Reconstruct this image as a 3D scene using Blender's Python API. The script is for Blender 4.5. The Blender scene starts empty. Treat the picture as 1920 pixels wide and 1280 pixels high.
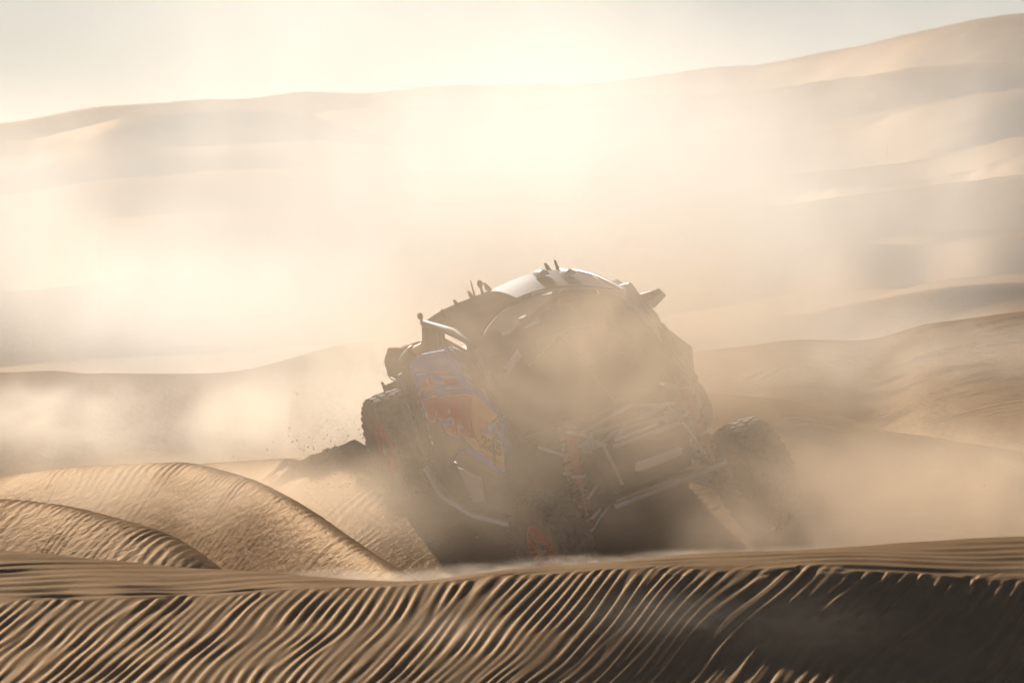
import bpy, bmesh, math, random
import numpy as np
from mathutils import Vector, Matrix
R = math.radians
sc = bpy.context.scene
C = sc.collection

# ------------------------------------------------------------------ camera
F = 12000.0                                   # focal length in photo pixels (1920 wide)
cam_d = bpy.data.cameras.new('camera'); cam = bpy.data.objects.new('camera', cam_d); C.objects.link(cam)
cam_d.sensor_width = 36.0; cam_d.lens = F / 1920 * 36.0
cam.location = (0, 0, 0); cam.rotation_euler = (R(90), 0, 0)
cam_d.clip_start = 0.5; cam_d.clip_end = 20000
cam_d.dof.use_dof = True; cam_d.dof.focus_distance = 43.5; cam_d.dof.aperture_fstop = 13.0
sc.camera = cam
# ------------------------------------------------------------------ sky, sun, exposure
SUN_EL, SUN_AZ = R(25.0), R(-18.0)            # azimuth measured from the view axis, negative = left
SUN_DIR = Vector((math.sin(SUN_AZ) * math.cos(SUN_EL), math.cos(SUN_AZ) * math.cos(SUN_EL), math.sin(SUN_EL)))
world = bpy.data.worlds.new('World'); sc.world = world; world.use_nodes = True
wn = world.node_tree.nodes; wl = world.node_tree.links
sky = wn.new('ShaderNodeTexSky'); sky.sky_type = 'NISHITA'; sky.sun_disc = False
sky.sun_elevation = SUN_EL; sky.sun_rotation = SUN_AZ % (2 * math.pi)
sky.air_density = 0.6; sky.dust_density = 0.5; sky.ozone_density = 1.0
wn['Background'].inputs['Strength'].default_value = 0.05
wl.new(sky.outputs[0], wn['Background'].inputs['Color'])
sun_d = bpy.data.lights.new('sun', 'SUN'); sun_d.energy = 5.0; sun_d.angle = R(0.6); sun_d.color = (1.0, 0.932, 0.84)
sun = bpy.data.objects.new('sun', sun_d); C.objects.link(sun)
sun.rotation_euler = (-SUN_DIR).to_track_quat('-Z', 'Y').to_euler()
sun.location = (-20, 60, 40)
sc.view_settings.view_transform = 'Standard'; sc.view_settings.look = 'None'
sc.view_settings.gamma = 1.0; sc.view_settings.use_curve_mapping = False
sc.view_settings.exposure = -0.36
sc.render.engine = 'CYCLES'
cy = sc.cycles
cy.use_denoising = True
try: cy.denoiser = 'OPENIMAGEDENOISE'
except Exception: pass
cy.use_adaptive_sampling = True; cy.adaptive_threshold = 0.05; cy.adaptive_min_samples = 16
cy.max_bounces = 6; cy.diffuse_bounces = 2; cy.glossy_bounces = 2; cy.transmission_bounces = 3
cy.transparent_max_bounces = 8; cy.volume_bounces = 4
cy.sample_clamp_indirect = 4.0
cy.volume_step_rate = 6.0; cy.volume_max_steps = 128

# ------------------------------------------------------------------ helpers
def tag(o, label=None, cat=None, group=None, kind=None):
    if label: o['label'] = label
    if cat: o['category'] = cat
    if group: o['group'] = group
    if kind: o['kind'] = kind
    return o

class NT:
    """tiny node-tree writer"""
    def __init__(self, mat):
        mat.use_nodes = True
        self.t = mat.node_tree; self.t.nodes.clear()
        self.out = self.t.nodes.new('ShaderNodeOutputMaterial')
    def n(self, kind, ins=None, **props):
        nd = self.t.nodes.new('ShaderNode' + kind)
        for k, v in props.items(): setattr(nd, k, v)
        for k, v in (ins or {}).items():
            s = nd.inputs[k]
            if hasattr(v, 'is_output') or isinstance(v, bpy.types.NodeSocket): self.t.links.new(v, s)
            else: s.default_value = v
        return nd
    def math(self, op, a, b=0.0, c=0.0, clamp=False):
        nd = self.n('Math', operation=op); nd.use_clamp = clamp
        for i, v in enumerate((a, b, c)):
            if isinstance(v, bpy.types.NodeSocket): self.t.links.new(v, nd.inputs[i])
            else: nd.inputs[i].default_value = v
        return nd.outputs[0]
    def vmath(self, op, a, b=(0, 0, 0)):
        nd = self.n('VectorMath', operation=op)
        for i, v in enumerate((a, b)):
            if isinstance(v, bpy.types.NodeSocket): self.t.links.new(v, nd.inputs[i])
            else: nd.inputs[i].default_value = v
        return nd.outputs['Value'] if op in ('LENGTH', 'DOT_PRODUCT', 'DISTANCE') else nd.outputs[0]
    def link(self, a, b): self.t.links.new(a, b)

def principled(name, col, rough=0.6, metal=0.0, var=0.12, scale=6.0, dust=0.0, spec=0.5, bump=0.0):
    """paint / metal / rubber with uneven tone and a film of dust"""
    m = bpy.data.materials.new(name); t = NT(m)
    tc = t.n('TexCoord').outputs['Object']
    no = t.n('TexNoise', {'Vector': tc, 'Scale': scale, 'Detail': 5.0, 'Roughness': 0.6})
    lo = tuple(c * (1 - var) for c in col) + (1,); hi = tuple(min(1, c * (1 + var)) for c in col) + (1,)
    mx = t.n('Mix', {0: no.outputs[0], 6: lo, 7: hi}, data_type='RGBA')
    colour = mx.outputs[2]
    if dust > 0:
        n2 = t.n('TexNoise', {'Vector': tc, 'Scale': scale * 0.55, 'Detail': 6.0, 'Roughness': 0.65})
        fac = t.n('MapRange', {0: n2.outputs[0], 1: 0.35, 2: 0.7, 3: dust * 0.35, 4: dust})
        m2 = t.n('Mix', {0: fac.outputs[0], 6: colour, 7: (0.40, 0.29, 0.19, 1)}, data_type='RGBA')
        colour = m2.outputs[2]
    b = t.n('BsdfPrincipled', {'Base Color': colour, 'Roughness': rough, 'Metallic': metal, 'Specular IOR Level': spec})
    if bump > 0:
        bm_ = t.n('Bump', {'Height': no.outputs[0], 'Strength': bump, 'Distance': 0.01}); t.link(bm_.outputs[0], b.inputs['Normal'])
    t.link(b.outputs[0], t.out.inputs['Surface'])
    return m

def grid_mesh(name, X, Y, Z, mat, smooth=True):
    """X, Y, Z: 2-D arrays (rows, cols) -> one quad sheet"""
    r, c = X.shape
    v = np.stack([X, Y, Z], -1).reshape(-1, 3).astype(np.float32)
    i = np.arange(r * c).reshape(r, c)
    q = np.stack([i[:-1, :-1], i[:-1, 1:], i[1:, 1:], i[1:, :-1]], -1).reshape(-1, 4).astype(np.int32)
    me = bpy.data.meshes.new(name)
    me.vertices.add(len(v)); me.vertices.foreach_set('co', v.ravel())
    me.loops.add(q.size); me.loops.foreach_set('vertex_index', q.ravel())
    me.polygons.add(len(q)); me.polygons.foreach_set('loop_start', np.arange(0, q.size, 4, dtype=np.int32))
    me.polygons.foreach_set('loop_total', np.full(len(q), 4, np.int32))
    me.polygons.foreach_set('use_smooth', np.full(len(q), smooth))
    me.update(calc_edges=True); me.materials.append(mat)
    o = bpy.data.objects.new(name, me); C.objects.link(o)
    return o

# numpy noise -----------------------------------------------------------
def fft_noise(n, size, kmin, kmax, seed, direction=None, spread=0.5):
    """periodic n x n tile, 'size' metres wide, band-passed noise; direction = angle of the wave vector"""
    rng = np.random.default_rng(seed)
    w = np.fft.fft2(rng.standard_normal((n, n)))
    f = np.fft.fftfreq(n, size / n)
    fx, fy = np.meshgrid(f, f)
    k = np.hypot(fx, fy)
    kc = 0.5 * (kmin + kmax); bw = 0.5 * (kmax - kmin)
    g = np.exp(-((k - kc) / bw) ** 2)
    if direction is not None:
        a = np.arctan2(fy, fx) - direction
        a = np.abs((a + np.pi / 2) % np.pi - np.pi / 2)
        g = g * np.exp(-(a / spread) ** 2)
    g[0, 0] = 0
    h = np.real(np.fft.ifft2(w * g))
    return h / h.std()

def tile(t, size, x, y):
    """bilinear periodic lookup of a tile"""
    n = t.shape[0]
    a = (x / size * n) % n; b = (y / size * n) % n
    a0 = np.floor(a).astype(int); b0 = np.floor(b).astype(int); fa = a - a0; fb = b - b0
    a0 %= n; b0 %= n; a1 = (a0 + 1) % n; b1 = (b0 + 1) % n
    return (t[b0, a0] * (1 - fa) + t[b0, a1] * fa) * (1 - fb) + (t[b1, a0] * (1 - fa) + t[b1, a1] * fa) * fb

def sstep(a, b, x):
    t = np.clip((x - a) / (b - a), 0, 1); return t * t * (3 - 2 * t)

def smooth_curve(pts, x, sigma=30.0):
    """curve() low-passed along x, so a ridge line has no kinks"""
    lo, hi = float(np.min(x)), float(np.max(x)); g = np.arange(lo - 200, hi + 201, 4.0)
    y = curve(pts, g); k = np.arange(-int(3 * sigma / 4), int(3 * sigma / 4) + 1) * 4.0
    w = np.exp(-.5 * (k / sigma) ** 2); w /= w.sum()
    ys = np.convolve(np.pad(y, len(k) // 2, mode='edge'), w, mode='valid')
    return np.interp(x, g, ys)

def curve(pts, x):
    """smooth interpolation (monotone cubic) through (x, y) control points"""
    p = np.array(sorted(pts), float); xs, ys = p[:, 0], p[:, 1]
    h = np.diff(xs); d = np.diff(ys) / h
    m = np.zeros_like(ys); m[0] = d[0]; m[-1] = d[-1]
    for i in range(1, len(xs) - 1):
        m[i] = 0.0 if d[i - 1] * d[i] <= 0 else 2 * d[i - 1] * d[i] / (d[i - 1] + d[i])
    xx = np.clip(x, xs[0], xs[-1]); i = np.clip(np.searchsorted(xs, xx) - 1, 0, len(xs) - 2)
    t = (xx - xs[i]) / h[i]
    y = ((1 + 2 * t) * (1 - t) ** 2) * ys[i] + t * (1 - t) ** 2 * h[i] * m[i] + t * t * (3 - 2 * t) * ys[i + 1] + t * t * (t - 1) * h[i] * m[i + 1]
    y = y + np.where(x < xs[0], (x - xs[0]) * m[0] * 0.3, 0) + np.where(x > xs[-1], (x - xs[-1]) * m[-1] * 0.3, 0)
    return y
# ------------------------------------------------------------------ sand
def sand_material(name, bump_scale, bump_dist, sheen):
    m = bpy.data.materials.new(name); t = NT(m)
    pos = t.n('NewGeometry').outputs['Position']
    n1 = t.n('TexNoise', {'Vector': pos, 'Scale': 0.35, 'Detail': 6.0, 'Roughness': 0.6})
    n2 = t.n('TexNoise', {'Vector': pos, 'Scale': 9.0, 'Detail': 4.0, 'Roughness': 0.7})
    n3 = t.n('TexNoise', {'Vector': pos, 'Scale': 420.0, 'Detail': 2.0, 'Roughness': 0.7})
    f = t.math('ADD', t.math('MULTIPLY', n1.outputs[0], 0.5), t.math('ADD', t.math('MULTIPLY', n2.outputs[0], 0.25), t.math('MULTIPLY', n3.outputs[0], 0.25)))
    r = t.n('ValToRGB', {0: f}); e = r.color_ramp.elements
    e[0].position = 0.36; e[0].color = (0.34, 0.190, 0.085, 1)
    e[1].position = 0.64; e[1].color = (0.50, 0.298, 0.146, 1)
    nb = t.n('TexNoise', {'Vector': pos, 'Scale': bump_scale, 'Detail': 5.0, 'Roughness': 0.65})
    bmp = t.n('Bump', {'Height': nb.outputs[0], 'Strength': 0.5, 'Distance': bump_dist})
    b = t.n('BsdfPrincipled', {'Base Color': r.outputs[0], 'Roughness': 1.0, 'Specular IOR Level': 0.0, 'Normal': bmp.outputs[0]})
    g = t.n('BsdfGlossy', {'Color': (.78, .57, .38, 1), 'Roughness': .5, 'Normal': bmp.outputs[0]})
    mx = t.n('MixShader', {0: sheen, 1: b.outputs[0], 2: g.outputs[0]})
    t.link(mx.outputs[0], t.out.inputs['Surface'])
    return m
M_SAND_NEAR = sand_material('sand_near', 260.0, 0.004, .10)
M_SAND = sand_material('sand', 14.0, 0.03, .08)

# ripple tiles (metres): periodic wave fields with natural forks
RT = 4.0
rip = fft_noise(1024, RT, 8.5, 16.5, 3, 0.0, 0.17)       # wavelength about 7.5 cm, crests along +y
rip = np.tanh(rip * 0.9)
RL = 8.0
rip2 = fft_noise(1024, RL, 5.0, 9.0, 7, 0.0, 0.26)        # about 14 cm
big = fft_noise(512, 40.0, 0.03, 0.35, 11)                # undulation
fine = fft_noise(1024, 6.0, 1.0, 12.0, 13)

def pz(py, d): return (640.0 - py) / F * d               # photo row at distance d -> height

# foreground dune ------------------------------------------------------
def build_foreground():
    cols = np.concatenate([np.linspace(-2400, -330, 60)[:-1], np.linspace(-330, 2250, 1250), np.linspace(2250, 4300, 60)[1:]])
    Db = curve([(-600, 26.6), (0, 26.8), (700, 27.2), (1200, 27.4), (1920, 27.1), (2600, 26.9)], cols)
    gap = curve([(-600, 1.6), (0, 1.25), (300, 1.0), (600, .65), (800, .5), (1000, .45), (1250, .5), (1500, .6), (1920, .95), (2600, 1.3)], cols)
    brink = curve([(-600, 1138), (0, 1129), (300, 1121), (600, 1106), (800, 1096), (960, 1081), (1200, 1065), (1450, 1064), (1700, 1076), (1920, 1086), (2600, 1105)], cols)
    skyl = curve([(-600, 1000), (0, 1034), (200, 1048), (400, 1068), (600, 1081), (770, 1087), (900, 1074), (1100, 1058), (1300, 1047), (1500, 1040), (1700, 1032), (1920, 1025), (2600, 1010)], cols)
    zb = pz(brink, Db); Ds = Db + gap; zs = pz(skyl, Ds)
    tn = curve([(-600, .22), (0, .22), (600, .235), (960, .28), (1200, .40), (1500, .58), (1920, .72), (2600, .72)], cols)     # face slope
    rd = curve([(0, .03), (700, .05), (1000, .12), (1400, .34), (1920, .50)], cols)
    # rows: q < 0 on the face (horizontal distance in front of the brink), 0..1 on the top, > 1 behind
    qf = np.concatenate([np.linspace(-12, -3.0, 40)[:-1], np.linspace(-3.0, -1.0, 260)[:-1], np.linspace(-1.0, 0, 260)[:-1]])
    qt = np.linspace(0, 1, 220)
    qb = np.linspace(0, 6, 50)[1:]
    Y = np.concatenate([Db[None] + qf[:, None] + 0 * Db[None], Db[None] + qt[:, None] * gap[None], Ds[None] + qb[:, None]], 0)
    X = (cols[None] - 960) / F * Y
    t = Y - Db[None]
    s_top = (zs - zb) / gap
    # face + top as a rounded hinge
    r_ = rd[None]
    face = zb[None] + tn[None] * t
    top = zb[None] + s_top[None] * t
    k = (tn - s_top)[None]
    Z = np.minimum(face, top) - 0.5 * k * (np.sqrt(t * t + r_ * r_) - np.abs(t)) + 0.5 * k * r_ * np.exp(-np.abs(t) / (3 * r_))
    # slope flattens at the foot of the right-hand face
    foot = curve([(-600, 4), (700, 3.2), (1150, 1.5), (1400, .62), (1700, .50), (1920, .50), (2600, .6)], cols)[None]
    over = np.maximum(-t - foot, 0)
    Z = Z + np.maximum(tn[None] - 0.33, 0) * (np.sqrt(over ** 2 + .15 ** 2) - .15)
    Z = np.maximum(Z, -2.6 + 0.02 * t) if False else np.where(t < -3.2, np.maximum(Z, -2.3 - 0.02 * (t + 3.2)), Z)
    # behind the skyline: fall away
    b = np.maximum(t - gap[None], 0)
    Z = Z - (0.5 + np.maximum(s_top, 0)[None]) * (np.sqrt(b * b + .25 ** 2) - .25)
    # undulation
    Z = Z + 0.004 * tile(big, 40.0, X * 4 + 4, Y * 4)
    # ripples
    S = np.where(t < 0, t * np.sqrt(1 + tn[None] ** 2), t)
    wx = X + 0.014 * tile(big, 40.0, X * 4, S * 3 + 3); ws = S + 0.022 * tile(big, 40.0, X * 3 + 7, S * 4)
    # crests slant across the face: phase follows x and the drop below the brink
    H = np.where(t < 0, zb[None] - Z, -t * .5)
    c_, s_ = math.cos(R(42)), math.sin(R(42))
    wh = H + 0.006 * tile(big, 40.0, X * 4 + 7, S * 5)
    pf = tile(rip, RT, (-wx * s_ - wh * c_) * 2.1, (wx * c_ - wh * s_) * 0.6)
    pr = tile(rip, RT, (-wx * s_ - wh * c_) * 1.5 + .7, (wx * c_ - wh * s_) * 0.42)
    mr = sstep(1100, 1600, cols)[None]; pf = pf * (1 - mr) + pr * mr
    a2 = R(74)
    pt = tile(rip, RT, (wx * -math.cos(a2) * 0.55 + ws * math.sin(a2)) * 0.55 + 1.3, (wx * math.sin(a2) + ws * math.cos(a2)) * 0.36)
    wf = 1 - sstep(-0.06, 0.05, t + 0.03 * tile(big, 40.0, X * 30, S * 30))
    ampf = curve([(-600, .0046), (300, .0046), (900, .0046), (1150, .0050), (1400, .0062), (1920, .0066)], cols)[None]
    mask = 1 - .65 * sstep(1050, 1420, cols)[None] * sstep(0.20, 0.50, -t) * (1 - sstep(foot - .12, foot + .05, -t))
    ampt = curve([(-600, .0062), (0, .0062), (500, .0050), (900, .0030), (1300, .0040), (1920, .0052)], cols)[None]
    edge = 1 - 0.75 * sstep(0.55, 1.0, np.clip(t / gap[None], 0, 2)) * (1 - .5 * sstep(1500, 1900, cols)[None])
    env = np.clip(0.95 + 0.34 * tile(big, 40.0, X * 9, S * 9 + 11), .45, 1.6)
    Z = Z + env * (wf * ampf * mask * pf + (1 - wf) * ampt * edge * pt) * (1 - sstep(1.6, 2.6, t / gap[None]))
    o = grid_mesh('foreground_dune', X, Y, Z, M_SAND_NEAR)
    global FGX, FGY, FGZ; FGX, FGY, FGZ = X, Y, Z
    o['kind'] = 'structure'
    return o
build_foreground()

# the rest of the desert ----------------------------------------------
# ridge: control points (px, py, distance); near slope, far slope, rounding near / far
RIDGES = [
    # left dunes in the valley in front of the car
    ([(-900, 900, 37), (0, 925, 36.5), (100, 934, 36), (210, 962, 35.5), (330, 1008, 35), (420, 1075, 34.5), (600, 1240, 34)], .60, .45, .6, .5),
    ([(-900, 1000, 44), (-200, 925, 43), (0, 889, 42.5), (100, 871, 42), (230, 863, 41.6), (330, 864, 41), (450, 896, 40), (560, 950, 38.8), (700, 1035, 37.2), (780, 1085, 36.3), (1000, 1260, 35)], .52, .42, .8, .6),
    ([(-900, 960, 52), (100, 900, 51), (300, 866, 50.5), (420, 856, 50), (540, 852, 49.6), (620, 872, 49.2), (720, 920, 48.5), (800, 990, 48), (1000, 1150, 47)], .35, .38, .7, .6),
    # left background
    ([(-1500, 690, 66), (0, 697, 65), (110, 690, 65), (160, 695, 65), (195, 692, 65), (400, 691, 65), (560, 672, 66), (700, 640, 68), (900, 625, 70), (1100, 640, 72), (1300, 700, 73)], .34, .3, .8, .5),
    ([(-1500, 590, 112), (0, 567, 110), (210, 546, 110), (420, 527, 112), (700, 515, 115), (1000, 530, 120), (1400, 560, 124)], .40, .3, 1.5, 1.5),
    # right ridges behind the car
    ([(700, 1000, 60), (900, 850, 60), (1150, 735, 59), (1300, 668, 58.5), (1420, 652, 58), (1480, 641, 58), (1560, 640, 58.4), (1620, 641, 58.6), (1680, 628, 58.6), (1730, 612, 58.4), (1800, 604, 58), (1920, 590, 58), (3200, 540, 60)], .145, .45, 1.6, .25),
    ([(700, 740, 78), (1250, 626, 76), (1350, 606, 76), (1450, 588, 75.5), (1600, 566, 75.5), (1800, 536, 75), (1920, 529, 75), (3200, 480, 78)], .66, .02, .10, .3),
    ([(700, 640, 90), (1250, 588, 88), (1500, 561, 87), (1750, 531, 83), (1920, 522, 79), (3200, 470, 82)], .08, .4, .5, .5),
    ([(500, 540, 140), (1000, 520, 132), (1250, 512, 130), (1350, 488, 130), (1450, 480, 130), (1550, 474, 129), (1650, 466, 128), (1730, 472, 128), (1800, 458, 127), (1920, 450, 126), (3200, 410, 128)], .45, .35, 1.6, .6),
    ([(300, 470, 200), (1200, 440, 192), (1640, 415, 185), (1740, 394, 184), (1850, 392, 183), (1920, 398, 182), (3200, 420, 180)], .40, .25, 1.2, 4),
    ([(1200, 410, 212), (1560, 398, 210), (1800, 378, 208), (1920, 368, 206), (3200, 330, 210)], .25, .3, 2, 3),
    ([(900, 360, 270), (1400, 350, 262), (1600, 330, 255), (1750, 317, 252), (1850, 302, 250), (1920, 284, 248), (3200, 220, 250)], .50, .15, .8, 6),
    ([(1300, 340, 290), (1700, 318, 285), (1850, 288, 280), (1920, 266, 278), (3200, 200, 285)], .25, .3, 3, 3),
    ([(600, 280, 350), (1300, 250, 335), (1620, 228, 330), (1700, 212, 328), (1800, 195, 326), (1920, 186, 324), (3200, 140, 330)], .50, .12, 1.0, 6),
    ([(1200, 250, 372), (1600, 206, 365), (1750, 186, 362), (1920, 176, 358), (3200, 130, 365)], .2, .3, 4, 5),
    ([(300, 230, 430), (1200, 180, 415), (1620, 146, 405), (1750, 134, 402), (1920, 130, 400), (3200, 90, 410)], .45, .12, 2, 10),
    # far skyline
    ([(-2500, 260, 520), (0, 222, 500), (130, 211, 500), (250, 200, 500), (430, 187, 505), (590, 168, 510), (700, 175, 512), (780, 164, 512), (870, 152, 512), (950, 160, 510), (1020, 162, 508), (1120, 155, 505), (1300, 124, 500), (1450, 105, 495), (1640, 74, 485), (1760, 50, 480), (1860, 37, 478), (1920, 35, 475), (2300, 60, 475), (3400, 120, 480)], .42, .35, 6, 6),
    ([(-2500, 290, 380), (0, 266, 360), (120, 258, 358), (250, 232, 356), (420, 232, 360), (700, 260, 370), (1000, 300, 380)], .5, .25, 1.2, 6),
    ([(-2500, 400, 260), (0, 350, 240), (180, 318, 240), (330, 300, 245), (600, 310, 250), (1000, 350, 260)], .28, .3, 5, 8),
    ([(-2500, 480, 165), (0, 452, 160), (200, 430, 158), (370, 418, 158), (600, 425, 162), (900, 460, 168)], .30, .3, 4, 4),
]
# pose of the buggy (used for the ground under it and for the buggy itself)
CAR_F = Vector((.365, -.9165, -.163)).normalized()
CAR_L = Vector((.896, .300, .326)); CAR_L = (CAR_L - CAR_F * CAR_L.dot(CAR_F)).normalized()
CAR_U = CAR_F.cross(CAR_L).normalized()
CAR_O = Vector(((1084 - 960) / F * 45.3, 45.3, pz(830, 45.3)))
def car_w(x, y, z): return CAR_O + CAR_F * x + CAR_L * y + CAR_U * z
WHEELS = {'fr': (1.45, -.84, -.19), 'fl': (1.45, .70, -.22), 'rr': (-1.45, -.84, 0.0), 'rl': (-1.45, .70, 0.02)}
TYRE_R = 0.405
_wp = [car_w(*w) for w in WHEELS.values()]
_A = np.array([[p.x, p.y, 1] for p in _wp]); _b = np.array([p.z - TYRE_R * 0.985 for p in _wp])
GP = np.linalg.lstsq(_A, _b, rcond=None)[0]                       # plane under the wheels

def ridge_height(px, d):
    z = np.full(np.broadcast(px, d).shape, -1e3)
    k = 0.12
    acc = np.zeros_like(z)
    hs = []
    for pts, sn, sf, rn, rf in RIDGES:
        if pts[0][2] > 90: rn, rf = rn * .6, rf * .5
        a = [(p[0], p[2]) for p in pts]; Dc = smooth_curve(a, px, 60.0)
        b = [(p[0], p[1]) for p in pts]; Zc = pz(smooth_curve(b, px, 40.0 if pts[0][2] > 90 else 18.0), Dc)
        t = d - Dc
        lo, hi = pts[0][0], pts[-1][0]
        fall = np.maximum(lo - px, 0) + np.maximum(px - hi, 0)
        Zc = Zc - fall / F * Dc * 0.05
        h = Zc - np.where(t < 0, sn * (np.sqrt(t * t + rn * rn) - rn), sf * (np.sqrt(t * t + rf * rf) - rf))
        hs.append(h)
    floor = -2.35 + 0.004 * np.maximum(d - 60, 0)
    hs.append(floor + 0 * z)
    H = np.stack(hs, 0); kk = 0.08 + 0.0008 * d
    mx = H.max(0)
    return mx + kk * np.log(np.exp(np.clip((H - mx) / kk, -40, 0)).sum(0)) * 0.8

def build_ground():
    pxs = np.concatenate([np.linspace(-9000, -200, 70)[:-1], np.linspace(-200, 2120, 760), np.linspace(2120, 11000, 70)[1:]])
    rows = np.concatenate([np.linspace(3, 30, 14)[:-1], np.linspace(30, 34, 12)[:-1], np.linspace(34, 44, 420)[:-1], np.linspace(44, 51, 200)[:-1], np.linspace(51, 59, 330)[:-1],
                           np.linspace(59, 90, 260)[:-1], np.linspace(90, 140, 120)[:-1], np.linspace(140, 540, 260)[:-1], np.linspace(540, 640, 12)])
    d = rows[:, None]; px = pxs[None]
    Y = d + 0 * px; X = (px - 960) / F * d
    Z = ridge_height(px, Y)
    # nearer than the foreground dune the sheet dips under it
    dip = 1 - sstep(29.5, 34.5, Y)
    Z = Z * (1 - dip) + dip * np.minimum(Z, -2.9)
    # the slope that carries the car
    cx, cyy = CAR_O.x, CAR_O.y
    gp = GP[0] * (cx + 1.25 * np.tanh((X - cx) / 1.25) * 1.0) + GP[1] * Y + GP[2]
    gp = np.where(np.abs(X - cx) < 1.25, gp, gp)
    e = np.hypot((X - cx) / np.where(X > cx, 2.6, 2.0), (Y - cyy + .2) / 2.9)
    w = 1 - sstep(0.6, 1.9, e)
    Z = Z * (1 - w) + gp * w
    # undulation and ripples
    far = sstep(70, 200, Y)
    Z = Z + tile(big, 40.0, X * .8, Y * .8) * 0.03 * (1 - far) * (1 - .7 * w) + far * .35 * tile(big, 40.0, X * .10, Y * .12) + far * .05 * tile(big, 40.0, X * .4, Y * .5)
    wx = X + .10 * tile(big, 40.0, X * 2, Y * 1.5); wy = Y + .14 * tile(big, 40.0, X * 1.6 + 9, Y * 1.6)
    a = R(32)                                                     # crests run away to the upper right
    left = tile(rip, RT, (-wx * math.cos(a) + wy * math.sin(a)) * 1.05, (wx * math.sin(a) + wy * math.cos(a)) * .5)
    a = R(79)
    right = tile(rip, RT, (-wx * math.cos(a) + wy * math.sin(a)) * .62, (wx * math.sin(a) + wy * math.cos(a)) * .42)
    m = sstep(.2, 2.2, X)
    env = 0.6 + 0.4 * tile(big, 40.0, X * 5, Y * 5)
    amp = (.0040 * (1 - m) + .0070 * m) * (1 - sstep(57, 63, Y))
    Z = Z + amp * env * (left * (1 - m) + right * m)
    # churned berm thrown up behind the rear wheel
    bx, by = (590 - 960) / F * 48.3, 48.3
    eb = np.exp(-(((X - bx) / .42) ** 2 + ((Y - by) / .5) ** 2) ** 2)
    Z = Z + eb * (.06 + .028 * tile(big, 40.0, X * 9, Y * 9) + .012 * tile(fine, 6.0, X * .7, Y * .7 + 2))
    o = grid_mesh('ground', X, Y, Z, M_SAND)
    o['kind'] = 'structure'
    return X, Y, Z
GX, GY, GZ = build_ground()
# ------------------------------------------------------------------ rally buggy
M_BLUE = principled('blue_paint', (0.03, 0.17, 0.85), .6, var=.12, dust=.05, spec=.1)
M_SILVER = principled('silver_paint', (0.60, 0.62, 0.70), .35, .2, dust=.30)
M_WHITE = principled('white_paint', (0.80, 0.80, 0.80), .45, dust=.22)
M_RED = principled('red_print', (0.58, 0.020, 0.020), .6, dust=.08, spec=.1)
M_RIM = principled('red_rim', (0.62, 0.085, 0.040), .45, 0, dust=.25)
M_YEL = principled('yellow_print', (0.80, 0.46, 0.03), .45, dust=.2)
M_ORANGE = principled('orange_print', (0.75, 0.22, 0.05), .5, dust=.3)
M_DARK = principled('dark_plastic', (0.035, 0.033, 0.032), .55, dust=.35)
M_CARBON = principled('dark_carbon', (0.022, 0.022, 0.024), .4, dust=.30)
M_BLACK = principled('black_print', (0.02, 0.02, 0.02), .5, dust=.15)
M_TUBE = principled('roll_cage_paint', (0.06, 0.06, 0.065), .6, 0, dust=.35)
M_RUBBER = principled('tyre_rubber', (0.028, 0.026, 0.024), .75, scale=14, dust=.55, bump=.3)
M_ROOF = principled('matt_dark_roof', (0.05, 0.045, 0.042), .95, dust=.3, spec=0.0)
M_STEEL = principled('steel', (0.45, 0.44, 0.43), .35, .9, dust=.3)
M_SPRING = principled('red_spring', (0.50, 0.035, 0.025), .4, dust=.3)
M_CLOTH = principled('black_cloth', (0.03, 0.03, 0.032), .9, dust=.25)
M_LED = principled('white_light_bar', (0.85, 0.85, 0.86), .3, dust=.15)
def glass_mat(name, tint, dust, clear):
    m = bpy.data.materials.new(name); t = NT(m)
    tc = t.n('TexCoord').outputs['Object']
    n = t.n('TexNoise', {'Vector': tc, 'Scale': 2.6, 'Detail': 6.0, 'Roughness': .62})
    tr = t.n('BsdfTransparent', {'Color': tint + (1,)})
    gl = t.n('BsdfGlossy', {'Color': (.9, .9, .9, 1), 'Roughness': .12})
    fr = t.n('Fresnel', {'IOR': 1.45})
    a = t.n('MixShader', {0: fr.outputs[0], 1: tr.outputs[0], 2: gl.outputs[0]})
    df = t.n('BsdfDiffuse', {'Color': (.40, .29, .19, 1)}); tl = t.n('BsdfTranslucent', {'Color': (.40, .29, .19, 1)})
    d2 = t.n('MixShader', {0: .45, 1: df.outputs[0], 2: tl.outputs[0]})
    f = t.n('MapRange', {0: n.outputs[0], 1: .35, 2: .7, 3: dust * .5, 4: dust})
    b = t.n('MixShader', {0: f.outputs[0], 1: a.outputs[0], 2: d2.outputs[0]})
    t.link(b.outputs[0], t.out.inputs['Surface']); return m
M_GLASS = glass_mat('windscreen_glass', (.10, .10, .10), .12, .5)
M_SIDEGLASS = glass_mat('dusty_side_glass', (.6, .6, .6), .75, .5)

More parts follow.
